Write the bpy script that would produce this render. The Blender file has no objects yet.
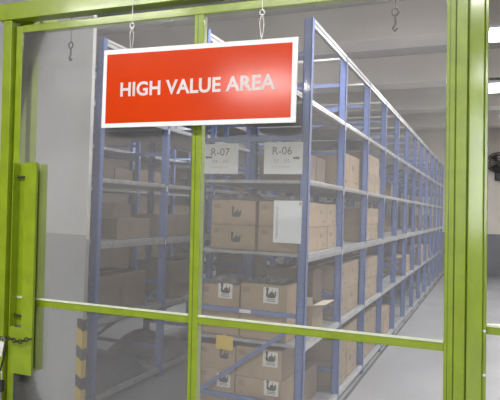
import bpy, bmesh, math, random
from mathutils import Vector, Matrix
random.seed(7)
C = bpy.context.scene.collection
PI = math.pi

# ------------------------------------------------------------------ materials
def new_mat(name):
    m = bpy.data.materials.new(name); m.use_nodes = True
    nt = m.node_tree
    return m, nt, nt.nodes['Principled BSDF'], nt.links

def paint(name, col, rough=.45, noise=.08, scale=9.0, bump=0.0, metal=0.0, spec=.5, detail=4, stretch=None, coat=0.0):
    m, nt, b, L = new_mat(name)
    tc = nt.nodes.new('ShaderNodeTexCoord')
    mp = nt.nodes.new('ShaderNodeMapping')
    if stretch: mp.inputs['Scale'].default_value = stretch
    n = nt.nodes.new('ShaderNodeTexNoise'); n.inputs['Scale'].default_value = scale; n.inputs['Detail'].default_value = detail
    r = nt.nodes.new('ShaderNodeValToRGB')
    lo = [max(0, c*(1-noise*2)) for c in col]; hi = [min(1, c*(1+noise)) for c in col]
    r.color_ramp.elements[0].position = .3; r.color_ramp.elements[1].position = .7
    r.color_ramp.elements[0].color = (*lo, 1); r.color_ramp.elements[1].color = (*hi, 1)
    L.new(tc.outputs['Object'], mp.inputs['Vector']); L.new(mp.outputs['Vector'], n.inputs['Vector'])
    L.new(n.outputs['Fac'], r.inputs['Fac']); L.new(r.outputs['Color'], b.inputs['Base Color'])
    b.inputs['Roughness'].default_value = rough; b.inputs['Metallic'].default_value = metal
    b.inputs['Specular IOR Level'].default_value = spec
    b.inputs['Coat Weight'].default_value = coat; b.inputs['Coat Roughness'].default_value = .12
    if bump:
        bp = nt.nodes.new('ShaderNodeBump'); bp.inputs['Strength'].default_value = bump; bp.inputs['Distance'].default_value = .01
        L.new(n.outputs['Fac'], bp.inputs['Height']); L.new(bp.outputs['Normal'], b.inputs['Normal'])
    return m

def clear_mat(name, dust, gloss, tint=(1, 1, 1), drough=.06, dcol=(.62, .63, .64)):
    m = bpy.data.materials.new(name); m.use_nodes = True
    nt = m.node_tree; nt.nodes.clear(); L = nt.links
    out = nt.nodes.new('ShaderNodeOutputMaterial')
    tr = nt.nodes.new('ShaderNodeBsdfTransparent'); tr.inputs['Color'].default_value = (*tint, 1)
    df = nt.nodes.new('ShaderNodeBsdfDiffuse'); df.inputs['Color'].default_value = (*dcol, 1)
    gl = nt.nodes.new('ShaderNodeBsdfGlossy'); gl.inputs['Roughness'].default_value = drough
    mx = nt.nodes.new('ShaderNodeMixShader'); m2 = nt.nodes.new('ShaderNodeMixShader')
    tc = nt.nodes.new('ShaderNodeTexCoord')
    n = nt.nodes.new('ShaderNodeTexNoise'); n.inputs['Scale'].default_value = 3.0; n.inputs['Detail'].default_value = 5
    mr = nt.nodes.new('ShaderNodeMapRange')
    mr.inputs['To Min'].default_value = dust*.7; mr.inputs['To Max'].default_value = dust*1.3
    L.new(tc.outputs['Object'], n.inputs['Vector']); L.new(n.outputs['Fac'], mr.inputs['Value'])
    L.new(mr.outputs['Result'], mx.inputs['Fac'])
    L.new(tr.outputs[0], mx.inputs[1]); L.new(df.outputs[0], mx.inputs[2])
    fr = nt.nodes.new('ShaderNodeFresnel'); fr.inputs['IOR'].default_value = 1.45
    ma = nt.nodes.new('ShaderNodeMath'); ma.operation = 'MULTIPLY'; ma.inputs[1].default_value = gloss
    L.new(fr.outputs[0], ma.inputs[0]); L.new(ma.outputs[0], m2.inputs['Fac'])
    L.new(mx.outputs[0], m2.inputs[1]); L.new(gl.outputs[0], m2.inputs[2])
    L.new(m2.outputs[0], out.inputs['Surface'])
    return m

def emit_mat(name, col, s):
    m, nt, b, L = new_mat(name)
    b.inputs['Base Color'].default_value = (*col, 1)
    b.inputs['Emission Color'].default_value = (*col, 1); b.inputs['Emission Strength'].default_value = s
    return m

def hazard_mat():
    m, nt, b, L = new_mat('hazard_stripes')
    tc = nt.nodes.new('ShaderNodeTexCoord'); sp = nt.nodes.new('ShaderNodeSeparateXYZ')
    L.new(tc.outputs['Object'], sp.inputs[0])
    a = nt.nodes.new('ShaderNodeMath'); a.operation = 'MULTIPLY_ADD'; a.inputs[1].default_value = .6
    L.new(sp.outputs['X'], a.inputs[0]); L.new(sp.outputs['Z'], a.inputs[2])
    d = nt.nodes.new('ShaderNodeMath'); d.operation = 'MULTIPLY'; d.inputs[1].default_value = 1/.205
    L.new(a.outputs[0], d.inputs[0])
    f = nt.nodes.new('ShaderNodeMath'); f.operation = 'FRACT'; ph = nt.nodes.new('ShaderNodeMath'); ph.inputs[1].default_value = .673; L.new(d.outputs[0], ph.inputs[0]); L.new(ph.outputs[0], f.inputs[0])
    g = nt.nodes.new('ShaderNodeMath'); g.operation = 'GREATER_THAN'; g.inputs[1].default_value = .6; L.new(f.outputs[0], g.inputs[0])
    mx = nt.nodes.new('ShaderNodeMix'); mx.data_type = 'RGBA'
    mx.inputs['A'].default_value = (.55, .40, .06, 1); mx.inputs['B'].default_value = (.05, .045, .04, 1)
    L.new(g.outputs[0], mx.inputs['Factor']); L.new(mx.outputs['Result'], b.inputs['Base Color'])
    b.inputs['Roughness'].default_value = .6
    return m

def post_mat():
    # blue enamelled post with a column of dark punched slots
    m, nt, b, L = new_mat('blue_perforated_steel')
    tc = nt.nodes.new('ShaderNodeTexCoord'); sp = nt.nodes.new('ShaderNodeSeparateXYZ')
    L.new(tc.outputs['Object'], sp.inputs[0])
    n = nt.nodes.new('ShaderNodeTexNoise'); n.inputs['Scale'].default_value = 14
    L.new(tc.outputs['Object'], n.inputs['Vector'])
    r = nt.nodes.new('ShaderNodeValToRGB')
    r.color_ramp.elements[0].color = (.09, .145, .37, 1); r.color_ramp.elements[1].color = (.15, .21, .46, 1)
    L.new(n.outputs['Fac'], r.inputs['Fac'])
    L.new(r.outputs['Color'], b.inputs['Base Color'])
    b.inputs['Roughness'].default_value = .55; b.inputs['Specular IOR Level'].default_value = .3
    return m

M = {
 'green':   paint('green_enamel', (.23, .315, .010), .32, .07, 12, spec=.55, coat=.25),
 'green_d': paint('green_joint_and_shade', (.055, .085, .006), .5, .1, 12),  # dark joints, and the painted shade beside the left jamb
 'green_p': paint('green_enamel_post', (.22, .305, .012), .14, .10, 14, spec=.7, coat=.5, stretch=(1, 1, .3)),
 'pane':    clear_mat('dusty_clear_panel', .105, 1.0, dcol=(.60, .59, .57)),
 'wrap':    clear_mat('crinkled_clear_film', .22, 5.0, drough=.18, dcol=(.7, .72, .74)),
 'blue':    post_mat(),
 'blue_b':  paint('blue_enamel_brace', (.13, .18, .38), .4, .1, 10),
 'beam':    paint('galvanised_beam', (.50, .51, .52), .32, .10, 20, metal=.35),
 'deck':    paint('galvanised_deck', (.34, .35, .36), .5, .15, 12, metal=.2),
 'clip':    paint('pale_steel_clip', (.75, .76, .78), .3, .05, 20, metal=.3),
 'card':    paint('brown_cardboard', (.39, .285, .185), .8, .08, 7, bump=.05),
 'card2':   paint('tan_cardboard', (.35, .27, .185), .8, .08, 7, bump=.05),
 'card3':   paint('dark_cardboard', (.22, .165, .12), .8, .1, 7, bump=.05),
 'flap':    paint('pale_card_inside', (.66, .58, .48), .7, .04, 7),
 'tape':    paint('packing_tape', (.50, .38, .27), .35, .05, 9),
 'ink':     paint('dark_ink', (.06, .055, .05), .7, .1, 30),
 'ink_s':   paint('faded_ink', (.22, .15, .11), .8, .1, 30),
 'ink_g':   paint('grey_print', (.35, .35, .36), .7, .1, 30),
 'label':   paint('white_label', (.72, .70, .66), .6, .03, 30),
 'gasket':  paint('pale_rubber_gasket', (.62, .66, .50), .6, .05, 30),
 'paper':   paint('white_paper', (.86, .88, .92), .5, .02, 20),
 'sleeve':  paint('glossy_white_sheet', (.88, .885, .91), .25, .02, 20, coat=.3),
 'yellow':  paint('yellow_card', (.72, .50, .07), .6, .06, 20),
 'red':     paint('orange_red_sign_face', (.60, .044, .002), .15, .03, 5, spec=.5, coat=.0),
 'white':   paint('white_sign_board', (.82, .82, .80), .35, .02, 9),
 'letter':  paint('white_vinyl_letters', (.66, .59, .57), .35, .04, 30),
 'wire':    paint('steel_wire', (.55, .53, .48), .35, .1, 40, metal=.6),
 'dark':    paint('dark_metal', (.035, .033, .03), .5, .2, 30),
 'darkrub': paint('dark_rubber', (.02, .02, .02), .7, .2, 30),
 'wallw':   paint('pale_grey_wall_paint', (.60, .60, .60), .7, .03, 3),
 'walld':   paint('mid_grey_dado_paint', (.40, .41, .405), .6, .03, 3),
 'wallb':   paint('beige_far_wall', (.78, .72, .65), .8, .04, 2),
 'wallbr':  paint('brown_grey_side_wall', (.24, .21, .185), .8, .06, 2),
 'walldk':  paint('grey_far_dado', (.22, .22, .24), .7, .06, 2),
 'ceil':    paint('concrete_ceiling', (.47, .455, .44), .85, .12, 2.2, bump=.1, detail=8),
 'cbeam':   paint('concrete_beam', (.80, .745, .68), .8, .05, 1.6),
 'floor':   paint('sealed_concrete_floor', (.32, .325, .34), .42, .08, 1.3, detail=6),
 'line':    paint('dark_floor_joint', (.06, .06, .07), .6, .2, 9),
 'hazard':  hazard_mat(),
 'lamp':    emit_mat('lit_tube', (1.0, .98, 1.0), 22),
 'lampbox': paint('white_lamp_housing', (.75, .75, .76), .4, .02, 9),
 'bag':     paint('dark_grey_film', (.12, .12, .13), .28, .25, 4, bump=.5, coat=.5),
 'grey_bin':paint('grey_plastic', (.20, .19, .19), .5, .08, 9),
 'blue_bin':paint('blue_plastic', (.06, .12, .35), .45, .08, 9),
}

# ------------------------------------------------------------------ mesh helpers
class MB:
    def __init__(s): s.bm = bmesh.new()
    def box(s, x0, x1, y0, y1, z0, z1, bev=0.0):
        r = bmesh.ops.create_cube(s.bm, size=1.0)
        vs = r['verts']
        for v in vs:
            v.co = Vector((x0+(v.co.x+.5)*(x1-x0), y0+(v.co.y+.5)*(y1-y0), z0+(v.co.z+.5)*(z1-z0)))
        if bev:
            es = list({e for v in vs for e in v.link_edges})
            bmesh.ops.bevel(s.bm, geom=es, offset=bev, segments=2, affect='EDGES', profile=.6)
        return s
    def quad(s, pts):
        s.bm.faces.new([s.bm.verts.new(p) for p in pts]); return s
    def bar(s, a, b, w, d, up=(0, 1, 0)):
        a = Vector(a); b = Vector(b); t = (b-a).normalized(); u = Vector(up)
        if abs(t.dot(u)) > .95: u = Vector((1, 0, 0))
        p = t.cross(u).normalized(); q = t.cross(p).normalized()
        vs = []
        for o in (a, b):
            for i, j in ((-1, -1), (1, -1), (1, 1), (-1, 1)):
                vs.append(s.bm.verts.new(o + p*i*w/2 + q*j*d/2))
        for f in ((0, 1, 2, 3), (7, 6, 5, 4), (0, 4, 5, 1), (1, 5, 6, 2), (2, 6, 7, 3), (3, 7, 4, 0)):
            s.bm.faces.new([vs[i] for i in f])
        return s
    def tube(s, pts, r, n=8):
        pts = [Vector(p) for p in pts]; rings = []
        for i, p in enumerate(pts):
            t = (pts[min(i+1, len(pts)-1)] - pts[max(i-1, 0)])
            t = t.normalized() if t.length > 1e-9 else Vector((0, 0, 1))
            u = Vector((0, 1, 0)) if abs(t.y) < .9 else Vector((1, 0, 0))
            a = t.cross(u).normalized(); b = t.cross(a)
            rings.append([s.bm.verts.new(p + (a*math.cos(2*PI*k/n) + b*math.sin(2*PI*k/n))*r) for k in range(n)])
        for i in range(len(rings)-1):
            for k in range(n):
                s.bm.faces.new([rings[i][k], rings[i][(k+1) % n], rings[i+1][(k+1) % n], rings[i+1][k]])
        s.bm.faces.new(rings[0][::-1]); s.bm.faces.new(rings[-1])
        return s
    def ring(s, c, R, r, axis='y', n=20, sz=1.0):
        c = Vector(c); pts = []
        for k in range(n+1):
            a = 2*PI*k/n; u, v = math.cos(a)*R, math.sin(a)*R*sz
            pts.append(c + (Vector((u, 0, v)) if axis == 'y' else Vector((u, v, 0)) if axis == 'z' else Vector((0, u, v))))
        return s.tube(pts, r, 6)
    def prism(s, pts, y0, y1):      # outline in x,z; extruded in y
        a = [s.bm.verts.new((x, y0, z)) for x, z in pts]; b = [s.bm.verts.new((x, y1, z)) for x, z in pts]
        s.bm.faces.new(a); s.bm.faces.new(b[::-1])
        n = len(pts)
        for i in range(n): s.bm.faces.new([a[(i+1) % n], a[i], b[i], b[(i+1) % n]])
        return s
    def disc(s, x, z, r, y0, y1, n=16):
        return s.prism([(x+r*math.cos(2*PI*k/n), z+r*math.sin(2*PI*k/n)) for k in range(n)], y0, y1)
    def build(s, name, mat, parent=None, smooth=False):
        bmesh.ops.recalc_face_normals(s.bm, faces=s.bm.faces[:])
        me = bpy.data.meshes.new(name); s.bm.to_mesh(me); s.bm.free()
        me.materials.append(mat)
        if smooth:
            for p in me.polygons: p.use_smooth = True
        o = bpy.data.objects.new(name, me); C.objects.link(o)
        if parent: o.parent = parent
        return o

def tag(o, label=None, cat=None, group=None, kind=None):
    if label: o['label'] = label
    if cat: o['category'] = cat
    if group: o['group'] = group
    if kind: o['kind'] = kind
    return o
def empty(name, loc=(0, 0, 0), rz=0, **k):
    o = bpy.data.objects.new(name, None); C.objects.link(o)
    o.location = loc; o.rotation_euler.z = rz; o.empty_display_size = .1
    return tag(o, **k)
def struct(name, mb, mat): return tag(mb.build(name, mat), kind='structure')
KIDS = {}
def copy_tree(o, parent=None):
    c = o.copy(); C.objects.link(c)
    if parent: c.parent = parent
    for ch in [x for x in bpy.data.objects if x.parent == o]: copy_tree(ch, c)
    return c

def text_mesh(name, body, mat, x0, x1, z0, z1, y, parent, bold=0.0, depth=.0006, spacing=1.0):
    cu = bpy.data.curves.new(name, 'FONT'); cu.body = body; cu.offset = bold; cu.extrude = .01; cu.resolution_u = 3
    cu.space_character = spacing
    to = bpy.data.objects.new(name+'_c', cu); C.objects.link(to)
    bpy.context.view_layer.update()
    dg = bpy.context.evaluated_depsgraph_get()
    me = bpy.data.meshes.new_from_object(to.evaluated_get(dg))
    bpy.data.objects.remove(to); bpy.data.curves.remove(cu)
    xs = [v.co.x for v in me.vertices]; ys = [v.co.y for v in me.vertices]
    ax, bx, ay, by = min(xs), max(xs), min(ys), max(ys)
    for v in me.vertices:
        X = x0 + (v.co.x-ax)/(bx-ax)*(x1-x0); Z = z0 + (v.co.y-ay)/(by-ay)*(z1-z0)
        Y = y - depth if v.co.z > 0 else y
        v.co = Vector((X, Y, Z))
    me.name = name; me.materials.clear(); me.materials.append(mat)
    o = bpy.data.objects.new(name, me); C.objects.link(o); o.parent = parent
    return o

# ------------------------------------------------------------------ camera
F = 562.3755931501438; YAW = .4034166715; PIT = .016658902; ROL = .03058478517
H = 1.49
fw = Vector((-math.sin(YAW)*math.cos(PIT), math.cos(YAW)*math.cos(PIT), math.sin(PIT)))
rt = Vector((math.cos(YAW), math.sin(YAW), 0)); up = rt.cross(fw)
c, s_ = math.cos(ROL), math.sin(ROL)
rt, up = rt*c + up*s_, -rt*s_ + up*c
cam = bpy.data.objects.new('camera', bpy.data.cameras.new('camera')); C.objects.link(cam)
mt = Matrix((rt, up, -fw)).transposed().to_4x4(); mt.translation = Vector((0, 0, H))
cam.matrix_world = mt
cam.data.sensor_width = 36; cam.data.sensor_fit = 'HORIZONTAL'; cam.data.lens = F/500*36
cam.data.clip_start = .05
bpy.context.scene.camera = cam

# ------------------------------------------------------------------ the hall
X0, X1, YB, YF = -7.2, 4.0, -6.0, 15.6
ZB, ZS = 3.6, 4.05                       # underside of concrete beams, underside of slab
struct('floor', MB().box(X0-.2, X1+.2, YB-.2, YF+.2, -.12, 0), M['floor'])
struct('ceiling', MB().box(X0-.2, X1+.2, YB-.2, YF+.2, ZS, ZS+.15), M['ceil'])
mb = MB(); k = 0
for Y in (-5.15, -2.75, -.35, 2.05, 4.45, 6.85, 9.25, 11.65, 14.05):
    mb = MB().box(X0, X1, Y, Y+.45, ZB, ZS, .012)
    struct('trim_%d' % (k+1), mb, M['cbeam']); k += 1
# floor joint running along the foot of the racks
struct('trim_11', MB().box(-1.045, -1.02, 2.6, YF, 0, .003), M['line'])
struct('wall_far', MB().box(X0, X1, YF, YF+.15, 1.05, ZS), M['wallb'])
struct('trim_12', MB().box(X0, X1, YF, YF+.15, 0, 1.05), M['walldk'])
struct('wall_right', MB().box(X1, X1+.15, YB, YF, 0, ZS), M['wallw'])
struct('wall_left', MB().box(X0-.15, X0, YB, YF, 0, ZS), M['wallbr'])
# partition whose end stands in front of the left rack, darker dado below
PX = -2.612
struct('wall_partition', MB().box(X0, PX, 3.2, 3.235, 1.275, ZB), M['wallw'])
struct('trim_13', MB().box(X0, PX, 3.198, 3.237, 0, 1.275), M['walld'])

hg = empty('corner_guard', (PX, 3.2, 0), label='yellow and black striped guard on the low corner of the grey partition', cat='corner guard')
MB().box(-.046, .003, -.008, -.002, .02, .685).build('front_flange', M['hazard'], hg)
MB().box(.0015, .006, -.008, .037, .02, .685).build('side_flange', M['hazard'], hg)
for (z0, z1, lab) in ((1.70, 1.875, 'small white sticker on the partition end, the upper and shorter of two'),
                      (1.243, 1.508, 'white sticker strip on the partition end, the lower and longer of two')):
    tag(MB().box(PX, PX+.002, 3.201, 3.234, z0, z1).build('sticker', M['label']), lab, 'sticker', 'stickers on the partition end')

# end wall behind the viewer; glowing window added for the green post's pale reflection
for nm, bx in (('wall_rear', (X0, .22, 0, ZS)), ('trim_14', (1.7, X1, 0, ZS)), ('trim_15', (.22, 1.7, 0, 1.2)), ('trim_16', (.22, 1.7, 3.35, ZS))):
    struct(nm, MB().box(bx[0], bx[1], YB-.15, YB, bx[2], bx[3]), M['wallw'])
wn = struct('window_added', MB().box(.22, 1.7, YB-.10, YB-.08, 1.2, 3.35), emit_mat('added_window_glow', (.93, .96, 1.0), 5.5))
fm = MB().box(.22, 1.7, YB-.07, YB+.01, 1.2, 1.26).box(.22, 1.7, YB-.07, YB+.01, 3.29, 3.35)
for x in (.22, .695, 1.17, 1.65): fm.box(x, x+.05, YB-.07, YB+.01, 1.26, 3.29)
fm.build('window_added_frame', M['lampbox'], wn)

# ------------------------------------------------------------------ lamps
BY = (-5.15, -2.75, -.35, 2.05, 4.45, 6.85, 9.25, 11.65, 14.05)
def lamp(x, y, label, z=ZB-.13, L=1.25, power=26, w=.16, group='fluorescent ceiling lamps'):
    e = empty('ceiling_lamp', (x, y, z), label=label, cat='lamp', group=group)
    MB().box(-L/2, L/2, -w/2, w/2, .04, .085, .006).build('housing', M['lampbox'], e)
    for s in (-1, 1): MB().tube([(-L/2+.03, s*w*.25, .018), (L/2-.03, s*w*.25, .018)], .018 if w < .4 else .035, 8).build('tube', M['lamp'], e)
    top = (ZB if any(a <= y <= a+.45 for a in BY) else ZS) - z
    for s in (-1, 1): MB().tube([(s*L*.35, 0, .085), (s*L*.35, 0, top)], .006, 6).build('hanger', M['wire'], e)
    ld = bpy.data.lights.new('lamp_light', 'AREA'); ld.shape = 'RECTANGLE'; ld.size = L; ld.size_y = w; ld.energy = power
    ld.color = (1.0, .985, .97)
    lo = bpy.data.objects.new('lamp_light', ld); C.objects.link(lo); lo.parent = e; lo.location = (0, 0, -.01)
    return e
lamp(.53, 6.72, 'bright fluorescent lamp at the top right edge, nearer of the two past the green post', power=80, w=.45)
lamp(.52, 9.5, 'bright fluorescent lamp past the green post, farther of the two', power=80, w=.6)
HID = 'unseen fluorescent lamp on the hall ceiling outside the picture'
for x, y in ((.75, 12.3), (.9, 3.6), (-.9, 3.6), (-3.6, 7.7), (-4.7, 7.6)):  # added out of view to light the racks and far end
    lamp(x, y, HID if x > -3 else 'added ceiling lamp over the left racks, hidden behind the orange-red sign', power=58)  # two tucked behind the sign, added to light the left racks
for x, y in ((.6, -.9), (-1.3, -.2), (-3.2, -.6), (-2.75, -4.2), (1.0, -4.0)):
    lamp(x, y, HID, power=58, w=.45 if y < -4 else .16)

# ------------------------------------------------------------------ racks
Y0, BAY, NB = 3.416, .9232, 12
W = .798                                   # outer depth of the rack
LV = [.075, .635, 1.215, 1.685, 2.195]     # deck tops
TOP = 2.72
def rack(xr, y0, nb, label, name='storage_rack', cut=8, near=2, diag=True):
    e = empty(name, (xr, y0, 0), label=label, cat='rack', group='rows of blue steel shelving')
    pw, pd = .055, .045
    for k in range(nb+1):
        for s in (0, 1):
            cx = -s*(W-pw)
            m = MB(); yc = k*BAY
            # C-section post: web on the outside face, two returns
            m.box(cx-pw, cx, yc-.022, yc-.016, 0, TOP)
            m.box(cx-pw, cx-pw+.006, yc-.022, yc+.022, 0, TOP) if s else m.box(cx-.006, cx, yc-.022, yc+.022, 0, TOP)
            m.box(cx-pw, cx-pw+.006, yc-.022, yc+.022, 0, TOP) if not s else m.box(cx-.006, cx, yc-.022, yc+.022, 0, TOP)
            m.box(cx-pw+.01, cx-.01, yc+.012, yc+.018, 0, TOP)
            nf = len(m.bm.faces)
            if k <= near:
                for i in range(int((TOP-.1)/.05)):
                    z = .08 + i*.05
                    for dx in (-.012, .012): m.box(cx-pw/2+dx-.002, cx-pw/2+dx+.002, yc-.0228, yc-.0219, z, z+.009)
            m.bm.faces.ensure_lookup_table()
            for fi in range(nf, len(m.bm.faces)): m.bm.faces[fi].material_index = 1
            p = m.build('upright', M['blue'], e); p.data.materials.append(M['dark'])
            MB().box(cx-pw-.008, cx+.008, yc-.034, yc+.034, 0, .008).build('foot_plate', M['blue_b'], p)
        yc = k*BAY + .002
        for z in (.25, .82, 1.955, 2.295, 2.49): MB().box(-W+pw, -pw, yc-.012, yc+.012, z-.014, z+.014).build('crossbar', M['blue_b'], e)
        for i, (a, c_) in enumerate([(.25, .80)] if k == 0 or not diag else [(.25, .80), (.82, 1.2), (1.955, 2.28)]):
            xa, xb = (-W+pw, -pw-.02) if i % 2 == 0 else (-pw-.02, -W+pw)
            MB().bar((xa, yc, a), (xb, yc, c_-.05), .026, .016).build('diagonal_brace', M['blue_b'], e)
    for k in range(1, nb+1): MB().box(-W+pw, -pw, k*BAY-.008, k*BAY+.008, 2.693, 2.709).build('top_tie', M['beam'], e)
    for k in range(nb):
        ya, yb = k*BAY+.024, (k+1)*BAY-.024
        for z in LV:
            th = .050 if 1 < z < 1.4 else .034 if z < 1 else .028
            d = MB().box(-W+.03, -.03, ya-.022 if k == 0 else ya, yb, z-.020, z)
            bs = []
            for s in (0, 1):
                bx0 = -.030 if s == 0 else -W
                m = d if k >= cut else MB()
                # stepped box beam
                m.box(bx0, bx0+.030, ya, yb, z-th, z+.004, .002)
                m.box((bx0+.03 if s == 0 else bx0-.004), (bx0+.034 if s == 0 else bx0), ya, yb, z-th*.55, z-th*.45)
                for yy in (ya, yb-.004):
                    m.box(bx0-.001, bx0+.0315, yy-.018 if yy == ya else yy-.002, yy+.006 if yy == ya else yy+.022, z-th-.02, z+.008) if False else None
                if k < cut: bs.append(m)
            sh = d.build('shelf', M['deck'] if k < cut else M['beam'], e)
            for m in bs: m.build('beam', M['beam'], sh)
        for s in (0, 1):
            bx0 = -.028 if s == 0 else -W
            MB().box(bx0, bx0+.028, ya, yb, TOP-.055, TOP-.033, .002).box(bx0, bx0+.028, ya, yb, TOP-.022, TOP, .002).box(bx0+.008, bx0+.02, ya, yb, TOP-.055, TOP).build('top_beam', M['beam'], e)
    # pale lock clips where beams meet the aisle posts
    for k in range(1, nb+1):
        for z in LV[2:]: MB().box(-.012, .004, k*BAY-.010, k*BAY+.010, z-.06, z-.012, .003).build('beam_clip', M['clip'], e)
    return e
XR = -1.055
rack_r = rack(XR, Y0, NB, 'blue steel rack right of the centre mullion, R-06 sheet on its end')
XL = -2.63
rack_l = rack(XL, 3.3645, NB, 'blue steel rack left of the mullion, standing at the grey partition end', diag=False)
rack_f = copy_tree(rack_l); rack_f.location = (-4.35, 3.6, 0)
rack_f['label'] = 'farthest-left blue rack, glimpsed through the shelves of the left rack'

# ------------------------------------------------------------------ boxes
def icon(m, x, z, s, y):
    # little dark printed emblem: tall stack at left, rounded hull, low block and mast at right
    P = lambda pts: m.prism([(x+a*s, z+b*s) for a, b in pts], y-.0008, y)
    P([(0, .36), (.08, .12), (.22, .04), (.78, .04), (.93, .14), (1, .42), (.88, .46), (.8, .36), (.2, .36)])
    P([(.06, .36), (.06, .72), (.0, .80), (.04, .95), (.22, .98), (.30, .84), (.24, .70), (.24, .36)])
    P([(.34, .36), (.36, .52), (.50, .56), (.60, .66), (.68, .56), (.80, .52), (.82, .36)])
    P([(.56, .66), (.60, .88), (.65, .66)])
    P([(.86, .46), (.84, .62), (.96, .70), (1.0, .46)])
def box(x0, x1, y0, y1, z0, z1, label, mat='card', lab=None, mark=None, corner=True, group=None, open_=False, aisle=False, tapez=None):
    e = empty('cardboard_box', ((x0+x1)/2, (y0+y1)/2, z0), label=label, cat='box', group=group)
    w, d, h = (x1-x0)/2, (y1-y0)/2, z1-z0
    if open_:
        t = .006
        m = MB().box(-w, w, -d, d, 0, t).box(-w, -w+t, -d, d, t, h).box(w-t, w, -d, d, t, h).box(-w+t, w-t, -d, -d+t, t, h).box(-w+t, w-t, d-t, d, t, h)
    else:
        m = MB().box(-w, w, -d, d, 0, h, .004)
    m.build('carton', M[mat], e)
    if not open_:
        MB().box(-.024, .024, -d-.0008, d+.0008, h-.001, h+.0008).build('tape', M['tape'], e)
    else:
        f = MB()
        f.bar((w-.003, -d*.95, h), (w+.07, -d*.95, h+.035), .003, .01) if False else None
        f.quad([(w, -d, h), (w, d, h), (w+.085, d, h+.012), (w+.085, -d, h+.012)])
        f.quad([(-w, -d, h), (-w, d, h), (-w-.07, d, h+.07), (-w-.07, -d, h+.07)])
        f.quad([(-w, -d, h), (w, -d, h), (w, -d-.015, h+.06), (-w, -d-.015, h+.06)])
        fo = f.build('flap', M['flap'], e)
        sm = fo.modifiers.new('thickness', 'SOLIDIFY'); sm.thickness = .005
    if lab:
        lx, lz, lw, lh = lab[0]-(x0+x1)/2, lab[1]-z0, lab[2], lab[3]
        l = MB().box(lx, lx+lw, -d-.0012, -d, lz, lz+lh).build('label', M['label'], e)
        m = MB(); icon(m, lx+lw*.16, lz+lh*.30, lw*.70, -d-.0012)
        for i in range(2): m.box(lx+lw*.22, lx+lw*.80, -d-.002, -d-.0012, lz+lh*(.12+i*.10), lz+lh*(.16+i*.10))
        m.build('emblem', M['ink'], l)
    if mark:
        m = MB(); icon(m, mark[0]-(x0+x1)/2, mark[1]-z0, mark[2], -d)
        m.build('printed_emblem', M['ink'], e)
    if corner:
        m = MB()
        cxx, cz = -w+.02, h-.055
        for i in range(3): m.box(cxx, cxx+.05-.008*(i % 2), -d-.0008, -d, cz+i*.011, cz+i*.011+.006)
        m.build('printed_text', M['ink_s'], e)
    if aisle:
        m = MB()
        m.box(w, w+.0008, -d*.55, -d*.15, h*.55, h*.72).box(w, w+.0008, -d*.0, d*.6, h*.18, h*.24)
        m.build('side_print', M['ink_s'], e)
    return e

FY = 3.452           # face of the boxes at the end of the right rack
z3, z2, z1, z4 = LV[2]+.004, LV[1]+.004, LV[0]+.004, LV[3]+.004
box(-1.757, -1.430, FY, FY+.29, z3, z3+.163, 'brown carton in the lower left of the four closed ones over the blue crossbar', mark=(-1.608, z3+.045, .075))
box(-1.757, -1.430, FY, FY+.29, z3+.165, z3+.328, 'brown carton in the upper left of the four closed ones under the R-07 sheet', mark=(-1.608, z3+.215, .075))
box(-1.408, -1.085, FY, FY+.29, z3, z3+.163, 'brown carton partly behind the blank white sheet, lower one', mat='card')
box(-1.408, -1.085, FY, FY+.29, z3+.165, z3+.328, 'brown carton partly behind the blank white sheet, upper one', mat='card')
box(-1.822, -1.530, FY, FY+.36, z2, z2+.335, 'labelled brown carton with loose film on top, beside the mullion above the blue bar', lab=(-1.687, .884, .105, .10))
box(-1.520, -1.190, FY, FY+.30, z2, z2+.36, 'taller labelled carton above the blue bar, right of the film-topped one', mat='card', lab=(-1.357, .880, .105, .104))
box(-1.822, -1.545, FY, FY+.33, z1, z1+.325, 'carton under the yellow card, lower one crossed by the diagonal brace', lab=(-1.677, .289, .10, .088))
box(-1.822, -1.545, FY, FY+.33, z1+.327, z1+.487, 'carton directly behind the yellow card, upper one of its stack', mark=(-1.665, .475, .07), corner=True)
box(-1.540, -1.215, FY, FY+.33, z1, z1+.300, 'bottom-shelf carton right of the diagonal brace, lower one', lab=(-1.334, .283, .10, .096))
box(-1.540, -1.215, FY, FY+.33, z1+.302, z1+.500, 'bottom-shelf carton right of the diagonal brace, upper one', lab=(-1.347, .468, .104, .098))

ORD = ['first', 'second', 'third', 'fourth', 'fifth', 'sixth', 'seventh', 'eighth', 'ninth', 'tenth', 'eleventh', 'twelfth']
SH = {0: 'bottom', 1: 'second', 2: 'third', 3: 'fourth', 4: 'fifth'}
def stack(lv, bay, x1, y0, nd, dd, w, hs, mat, side='aisle side', rk='right', base=None, jit=.006):
    X = base if base is not None else 0
    for i in range(nd):
        z = LV[lv]+.004
        ya = y0 + i*dd
        for j, h in enumerate(hs):
            pos = '' if len(hs) == 1 else (', lowest in its stack', ', next up in its stack', ', top of its stack')[j if j < len(hs)-1 or len(hs) < 2 else 2] if len(hs) > 1 else ''
            dpos = '' if nd == 1 else (' nearest the gate', ' in the middle', ' deepest in the bay')[0 if i == 0 else 2 if i == nd-1 else 1]
            o = random.uniform(-jit, jit)
            lab = f'brown box, {rk} rack {SH[lv]} shelf, {ORD[bay]} bay,{dpos or " "+side}{pos}'
            box(x1-w+o, x1+o, ya, ya+dd-.006, z, z+h-.002, lab, mat=mat, corner=(i == 0 and bay < 4), aisle=bay < 4, group='boxes along the %s rack' % rk)
            z += h
def bay_y(b): return Y0+b*BAY
XA = XR-.045
stack(2, 0, -1.088, Y0+.345, 2, .255, .32, (.164, .164), 'card2')
stack(2, 2, XA, bay_y(2)+.05, 3, .27, .34, (.16, .16), 'card2')
stack(2, 1, XA-.14, bay_y(1)+.06, 2, .38, .36, (.30,), 'card')
stack(3, 0, XA-.10, bay_y(0)+.40, 2, .24, .36, (.21,), 'card3')
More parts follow.
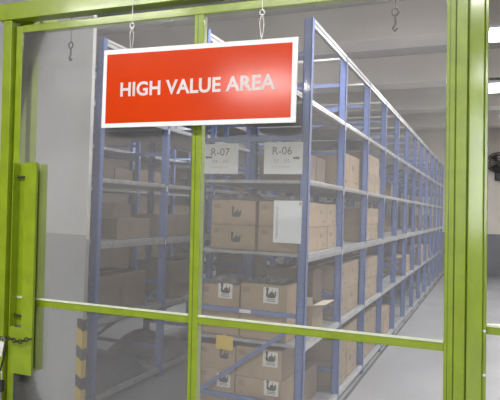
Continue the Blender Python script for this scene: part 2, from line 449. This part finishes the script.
stack(3, 1, XA-.02, bay_y(1)+.10, 2, .38, .40, (.30,), 'card')
stack(3, 2, XA, bay_y(2)+.05, 3, .27, .38, (.19, .19), 'card2')
stack(1, 0, XA-.10, bay_y(0)+.63, 1, .25, .36, (.42,), 'card3')
stack(1, 1, XA, bay_y(1)+.12, 2, .36, .34, (.21, .21), 'card2')
stack(1, 2, XA, bay_y(2)+.05, 3, .27, .34, (.20, .20), 'card2')
stack(0, 0, XA-.10, bay_y(0)+.42, 1, .42, .36, (.24,), 'card3')
stack(0, 1, XA, bay_y(1)+.06, 2, .39, .34, (.22, .22), 'card2')
stack(0, 2, XA, bay_y(2)+.06, 3, .26, .34, (.22, .20), 'card2')
stack(0, 3, XA, bay_y(3)+.06, 2, .38, .34, (.30,), 'card')
stack(1, 3, XA-.3, bay_y(3)+.08, 2, .36, .34, (.22,), 'card3')
stack(2, 3, XA-.25, bay_y(3)+.08, 2, .36, .34, (.26,), 'card')
stack(1, 5, XA, bay_y(5)+.08, 2, .36, .34, (.24,), 'card')
stack(1, 7, XA, bay_y(7)+.08, 2, .36, .34, (.30,), 'card2')
stack(1, 8, XA, bay_y(8)+.08, 2, .36, .34, (.28,), 'card')
stack(2, 5, XA-.3, bay_y(5)+.08, 2, .36, .34, (.22,), 'card3')
stack(3, 5, XA-.2, bay_y(5)+.08, 2, .36, .34, (.22,), 'card3')
stack(2, 9, XA, bay_y(9)+.08, 2, .36, .34, (.26,), 'card')
stack(3, 1, XA-.46, bay_y(1)+.10, 2, .38, .25, (.22,), 'card3', side='mullion side')
stack(4, 1, XA-.25, bay_y(1)+.15, 1, .40, .36, (.18,), 'card3')
stack(4, 3, XA-.25, bay_y(3)+.15, 1, .40, .36, (.22,), 'card3')
# open carton with pale flaps on the second shelf, first bay
box(-1.36, -1.115, Y0+.36, Y0+.62, z2, z2+.195, 'open tan carton with pale flaps folded out behind the near blue post', mat='card2', open_=True, corner=False)
# left rack
LX = XL
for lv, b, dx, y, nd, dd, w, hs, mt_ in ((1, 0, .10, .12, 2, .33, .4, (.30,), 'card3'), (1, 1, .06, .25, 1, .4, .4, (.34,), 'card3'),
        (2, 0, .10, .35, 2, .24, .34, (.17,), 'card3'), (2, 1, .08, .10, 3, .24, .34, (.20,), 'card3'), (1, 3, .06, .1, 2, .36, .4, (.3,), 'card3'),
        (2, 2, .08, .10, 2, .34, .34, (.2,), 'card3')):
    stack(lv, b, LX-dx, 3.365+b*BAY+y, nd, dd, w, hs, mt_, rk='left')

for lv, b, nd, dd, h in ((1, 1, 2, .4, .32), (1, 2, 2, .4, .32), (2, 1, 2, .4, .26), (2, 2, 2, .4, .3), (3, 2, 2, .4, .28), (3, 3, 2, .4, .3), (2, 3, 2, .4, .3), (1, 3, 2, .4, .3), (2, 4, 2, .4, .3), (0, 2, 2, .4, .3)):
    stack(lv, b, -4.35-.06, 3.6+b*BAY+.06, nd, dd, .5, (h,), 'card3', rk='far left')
# film heaps lying on the boxes and shelves
def film(x0, x1, y0, y1, z, h, label, mat='wrap', n=14, soft=False):
    bm = bmesh.new(); g = []
    for i in range(n+1):
        row = []
        for j in range(n+1):
            u, v = i/n, j/n
            e = min(u, 1-u, v, 1-v)*2
            row.append(bm.verts.new((x0+(x1-x0)*u, y0+(y1-y0)*v, z + h*(min(1, e*2.2))*(.35+.65*random.random()))))
        g.append(row)
    for i in range(n):
        for j in range(n): bm.faces.new([g[i][j], g[i+1][j], g[i+1][j+1], g[i][j+1]])
    m = MB(); m.bm.free(); m.bm = bm
    o = m.build('plastic_film', M[mat], None, smooth=False)
    if soft:
        o.modifiers.new('soft', 'SUBSURF').levels = 2
        for p in o.data.polygons: p.use_smooth = True
    so = o.modifiers.new('thickness', 'SOLIDIFY'); so.thickness = .0015
    return tag(o, label, 'plastic film')
film(-1.75, -1.43, FY+.0, FY+.27, z3+.330, .055, 'crumpled clear film on the two left cartons below the R-07 sheet')
film(-1.40, -1.10, FY+.0, FY+.27, z3+.330, .045, 'crumpled clear film above the blank white sheet')
film(-1.81, -1.55, FY+.01, FY+.3, z2+.338, .06, 'crumpled clear film on the labelled carton beside the mullion')
film(-1.50, -1.22, FY+.01, FY+.3, z2+.363, .03, 'thin clear film on the taller labelled carton')
film(XR-.40, XR-.06, bay_y(1)+.08, bay_y(1)+.8, z3+.306, .06, 'clear film over boxes in the second bay, third shelf')
film(LX-.75, LX-.04, 3.48, 4.20, LV[0]+.006, .30, 'large dark wrapped bundle on the bottom shelf of the left rack', 'bag', 6, True)
film(LX-.75, LX-.06, 4.38, 5.1, LV[0]+.006, .26, 'smaller dark wrapped bundle in the second bay of the left rack', 'bag', 6, True)

# ------------------------------------------------------------------ sheets on the end of the right rack
def placard(x0, x1, zc0, zc1, body, arrow, label):
    e = empty('aisle_sheet', ((x0+x1)/2, Y0-.030, zc0), label=label, cat='sign', group='location sheets on the rack end')
    w = (x1-x0)/2; h = zc1-zc0
    MB().box(-w, w, -.0025, 0, 0, h, .0008).build('sheet', M['sleeve'], e)
    a, b = (-w+.068, -w+.205) if arrow < 0 else (-w+.058, -w+.190)
    text_mesh('lettering', body, M['ink'], a, b, h*.61, h*.86, -.0026, e, bold=-.004)
    m = MB(); az = h*(.535 if arrow < 0 else .50)
    if arrow < 0: m.prism([(-w+.022, az+.004), (-w+.036, az+.014), (-w+.036, az+.009), (-w+.075, az+.009), (-w+.075, az-.001), (-w+.036, az-.001), (-w+.036, az-.006)], -.0036, -.0025)
    else: m.prism([(w-.018, az), (w-.034, az+.012), (w-.034, az+.006), (w-.064, az+.006), (w-.064, az-.005), (w-.034, az-.005), (w-.034, az-.012)], -.0036, -.0025)
    m.build('arrow', M['ink'], e)
    t = '05 - 01' if False else ('04 - 03' if arrow < 0 else '02 - 02')
    text_mesh('small_lettering', t, M['ink_g'], a+.008, b-.012, h*.36, h*.47, -.0026, e)
    MB().box(a, b-.01, -.0032, -.0025, h*.22, h*.235).build('rule', M['ink_g'], e)
    m = MB()
    for s in (-1, 1): m.tube([(s*w*.8, .0, h-.005), (s*w*.8, .012, h+.02)], .003, 6)
    m.build('hanging_tie', M['wire'], e)
placard(-1.806, -1.538, 1.722, 1.922, 'R-07', -1, 'white sheet reading R-07 with an arrow pointing left')
placard(-1.354, -1.092, 1.722, 1.926, 'R-06', 1, 'white sheet reading R-06 with an arrow pointing right')
e = empty('document_sheet', (-1.182, Y0-.030, 1.283), label='tall plain white sheet with faint side print taped at the near blue post', cat='paper')
MB().box(-.094, .094, -.0015, 0, 0, .27).build('sheet', M['paper'], e)
m = MB()
for i in range(16): m.box(-.078, -.078+.012+.006*((i*7) % 3)/2, -.002, -.0015, .03+i*.013, .036+i*.013)
m.build('printed_column', M['ink_g'], e)
MB().box(.075, .097, -.0022, .006, .24, .262).build('tape', M['tape'], e)
e = empty('yellow_card', (-1.612, Y0+.0005, .548), label='small yellow card hanging in front of the bottom cartons', cat='tag')
MB().box(-.062, .062, -.002, 0, 0, .094, .0006).build('card', M['yellow'], e)
MB().box(-.012, .012, -.003, .0, .09, .104).build('tape', M['tape'], e)
e = tag(MB().box(-1.505, -1.425, Y0-.0125, Y0-.0098, .808, .832).build('bar_label', M['label']), 'small white label stuck on the blue crossbar above the green rail', 'sticker')

# ------------------------------------------------------------------ gate
GY = .044
def gempty(name, **k): return empty(name, (0, 2.2, 0), GY, **k)
def gmb(name, parent, boxes, mat='green', bev=.003):
    m = MB()
    for b in boxes: m.box(*b, bev)
    return m.build(name, M[mat], parent)
fr = gempty('gate_frame', label='lime green fixed steel frame with tall post at right and header above', cat='frame')
gmb('header_beam', fr, [(-2.275, .9, -.035, .03, 2.392, 2.474)])
gmb('left_jamb', fr, [(-2.248, -2.196, -.028, .03, 0, 2.391)])
gmb('jamb_shade_strip', fr, [(-2.266, -2.249, .0, .05, 0, 2.391)], 'green_d')  # darker green strip stands in for the jamb's shadow side
gmb('rear_header', fr, [(-2.262, .9, .085, .125, 2.435, 2.478)])
gmb('rear_post', fr, [(-2.246, -2.160, .08, .125, 0, 2.434)])
gmb('rear_post', fr, [(-.10, -.02, .055, .10, 0, 2.434)])
gmb('side_beam', fr, [(-2.262, -2.19, .126, .30, 2.45, 2.535)])
gmb('right_post', fr, [(-.082, -.030, -.045, .03, 0, 2.391)], 'green_p', .004)
gmb('post_lip', fr, [(-.0295, -.016, -.030, .03, 0, 2.391)], 'green_p', .003)
gmb('side_rail', fr, [(-.0155, .9, -.012, .028, 1.070, 1.104)])
MB().box(-.0155, .9, -.014, -.010, .05, 1.066).build('side_panel', M['pane'], fr)
gmb('bottom_rail', fr, [(-.0155, .9, -.012, .028, .02, .06)])
m = MB()
for z in (.93, 1.085): m.tube([(-.022, -.034, z), (-.022, -.029, z)], .005, 10)
m.build('bolt', M['clip'], fr)

dr = gempty('gate_door', label='lime green framed door with hazy clear panels and a centre mullion', cat='door')
gmb('left_stile', dr, [(-2.188, -2.150, -.004, .036, .03, 2.366)])
gmb('centre_mullion', dr, [(-1.203, -1.158, -.004, .036, .03, 2.332)])
m = MB(); m.box(-1.186, -1.1835, -.0052, -.0035, .03, 2.332).build('weld_seam', M['green_d'], dr)
gmb('right_stile', dr, [(-.160, -.128, -.004, .036, .03, 2.366), (-.125, -.086, -.010, .036, .03, 2.366)])
gmb('stile_groove', dr, [(-.1285, -.1245, -.002, .03, .03, 2.366), (-.1485, -.1465, -.0048, -.003, .03, 2.366)], 'green_d', 0)
gmb('top_rail', dr, [(-2.149, -.161, -.003, .036, 2.332, 2.369)])
m = MB().box(-2.150, -.16, .0, .028, .990, 1.026, .003)
m.build('middle_rail', M['green'], dr)
gmb('bottom_rail', dr, [(-2.149, -.161, -.003, .036, .03, .10)])
for (a, b) in ((-2.149, -1.204), (-1.157, -.161)):
    for (z0, z1_) in ((1.030, 2.331), (.101, .988)):
        MB().box(a, b, -.0025, .0, z0, z1_).build('clear_panel', M['pane'], dr)
for (a, b) in ((-2.149, -1.204), (-1.157, -.161)): gmb('gasket', dr, [(a, b, -.0050, -.0027, 1.022, 1.0315)], 'gasket', 0)
gmb('side_gasket', fr, [(-.0155, .9, -.016, -.0142, 1.062, 1.07), (-.0155, .9, -.016, -.0125, 1.098, 1.106)][1:], 'gasket', 0)
# pull channel on the front and its twin on the back
h = gmb('pull_channel', dr, [(-2.055, -1.990, -.055, -.048, .672, 1.682), (-2.147, -2.051, -.0045, -.0005, .890, 1.682), (-2.057, -2.051, -.050, -.001, .890, 1.682), (-2.135, -2.131, -.050, -.001, .890, 1.682), (-1.996, -1.990, -.050, -.040, .672, 1.682), (-2.122, -2.052, -.054, -.0475, .672, .892)], 'green', .001)
m = MB()
for z in (1.612, .94):
    m.tube([(-2.150, -.018, z+.004), (-2.075, -.030, z)], .0055, 8); m.disc(-2.073, z, .012, -.034, -.020, 12)
m.build('fixing_pin', M['dark'], h)
gmb('rear_pull_channel', dr, [(-2.085, -2.020, .045, .060, .672, 1.682), (-2.030, -2.020, .004, .045, .672, 1.682)], 'green', .002)

# the whole gate stands very slightly out of square
for o in bpy.data.objects:
    if o.type == 'MESH' and (o.parent in (fr, dr) or (o.parent and o.parent.parent in (fr, dr))):
        for v in o.data.vertices: v.co.x += .0125*(2.25 - v.co.z) - (.010 if 'channel' in o.name else .002)
# chain, tag and padlock hanging by the lower end of the pull channel
ch = gempty('lock_chain', label='thin dark chain looped across the lower end of the green pull channel', cat='chain')
m = MB(); n = 15
for i in range(n):
    x = -2.245 + i*(.262/(n-1)); z = .842 + .006*math.cos(i*.9) - .010*math.sin(i/(n-1)*PI)
    m.ring((x, -.068, z), .0105, .0028, 'y' if i % 2 else 'z', 10)
m.build('chain_links', M['dark'], ch)
e = gempty('key_tag', label='small white tag dangling from the chain at the bottom left', cat='tag')
m = MB(); m.bar((-2.136, -.078, .822), (-2.150, -.078, .752), .024, .003, (0, 1, 0)); m.build('tag', M['label'], e)
MB().ring((-2.134, -.078, .831), .010, .0018, 'y', 12).build('ring', M['wire'], e)
e = gempty('padlock', label='dark padlock with strap hanging below the white tag', cat='padlock')
m = MB(); m.box(-2.165, -2.120, -.090, -.068, .585, .640, .005); m.build('lock_body', M['dark'], e)
pts = [(-2.155, -.079, .640), (-2.155, -.079, .668)] + [(-2.1425-.0125*math.cos(a), -.079, .668+.0125*math.sin(a)) for a in [i*PI/6 for i in range(1, 6)]] + [(-2.130, -.079, .668), (-2.130, -.079, .640)]
MB().tube(pts, .0035, 8).build('shackle', M['wire'], e)
MB().tube([(-2.142, -.079, .683), (-2.126, -.079, .74), (-2.117, -.079, .79), (-2.118, -.074, .826)], .004, 8).build('cord', M['darkrub'], e)
MB().box(-2.160, -2.128, -.082, -.079, .50, .584).build('strap', M['grey_bin'], e)

# hooks hanging behind the door from the rear header
for x, ztop, zb, lab in ((-1.942, 2.434, 2.205, 'dark wire hook hanging behind the upper left panel'), (-.362, 2.434, 2.222, 'dark wire hook hanging behind the upper right panel')):
    e = gempty('hanging_hook', label=lab, cat='hook', group='hooks on the rear header')
    MB().tube([(x, .1, ztop), (x, .1, zb+.095)], .0018, 6).build('wire', M['dark'], e)
    m = MB(); m.ring((x, .1, zb+.078), .012, .004, 'y', 12, 1.3); m.tube([(x, .1, zb+.066), (x+.002, .1, zb+.03), (x-.008, .1, zb+.012), (x, .1, zb), (x+.009, .1, zb+.012)], .0045, 8)
    m.build('hook', M['dark'], e)

# ------------------------------------------------------------------ sign
sg = gempty('hanging_sign', label='glossy orange-red board with white border reading HIGH VALUE AREA', cat='sign')
SX0, SX1 = -1.628, -.718
yS = -.060
def zt(x): return 2.188 - (x-SX0)/(SX1-SX0)*.006
m = MB(); m.prism([(SX0-.002, 1.838), (SX1, 1.840), (SX1, 2.180), (SX0, 2.190)], yS, yS+.006); m.build('board', M['white'], sg)
m = MB(); m.prism([(SX0+.018, 1.857), (SX1-.021, 1.860), (SX1-.021, 2.160), (SX0+.018, 2.169)], yS-.001, yS); m.build('face', M['red'], sg)
text_mesh('lettering', 'HIGH VALUE AREA', M['letter'], -1.534, -.806, 1.975, 2.039, yS-.0011, sg, bold=.026, spacing=1.02)
for x in (-1.486, -.872):
    m = MB(); y = yS+.001
    zr = 2.30
    m.tube([(x, y, 2.184), (x-.006, y, 2.215), (x-.010, y, 2.25), (x-.002, y, 2.285)], .0017, 6)
    m.tube([(x, y, 2.184), (x+.008, y, 2.215), (x+.009, y, 2.25), (x+.002, y, 2.285)], .0017, 6)
    m.ring((x, y, 2.292), .011, .0022, 'y', 12)
    m.tube([(x, y, 2.300), (x-.001, y, 2.36), (x, y+.01, 2.475), (x, -.03, 2.480), (x, .03, 2.480)], .0017, 6)
    m.build('hanging_wire', M['wire'], sg)

# ------------------------------------------------------------------ fan on the far wall
fx, fz = .155, 2.86
e = empty('wall_fan', (fx, YF, fz), label='dark round fan mounted high on the far wall at the right edge', cat='fan')
m = MB()
for r in (.10, .17, .24): m.ring((0, -.22, 0), r, .008, 'y', 24); 
m.ring((0, -.15, 0), .25, .014, 'y', 28); m.ring((0, -.08, 0), .2, .008, 'y', 24)
for k in range(16):
    a = k*PI/8; m.tube([(.05*math.cos(a), -.235, .05*math.sin(a)), (.24*math.cos(a), -.2, .24*math.sin(a)), (.25*math.cos(a), -.15, .25*math.sin(a)), (.1*math.cos(a), -.07, .1*math.sin(a))], .005, 5)
m.build('cage', M['dark'], e)
m = MB(); m.disc(0, 0, .055, -.2, -.05, 18); m.build('motor', M['dark'], e)
for k in range(3):
    a0 = k*2*PI/3; m = MB()
    P = [(math.cos(a0+t)*r, -.15+.03*t, math.sin(a0+t)*r) for r, t in ((.05, -.3), (.22, -.45), (.23, .4), (.05, .4))]
    m.quad(P); b = m.build('blade', M['darkrub'], e)
    b.modifiers.new('thickness', 'SOLIDIFY').thickness = .006
m = MB(); m.box(-.06, .06, -.06, 0, -.45, -.08, .01).bar((0, -.05, -.1), (0, -.1, 0), .04, .04); m.box(-.04, .09, -.12, -.05, -.46, -.22, .01)
m.build('bracket', M['dark'], e)

# ------------------------------------------------------------------ world and view
w = bpy.data.worlds.new('world'); bpy.context.scene.world = w; w.use_nodes = True
w.node_tree.nodes['Background'].inputs['Color'].default_value = (.80, .82, .86, 1)
w.node_tree.nodes['Background'].inputs['Strength'].default_value = .42
vs = bpy.context.scene.view_settings
vs.view_transform = 'Standard'; vs.look = 'None'; vs.gamma = 1; vs.use_curve_mapping = False
vs.exposure = 0.02
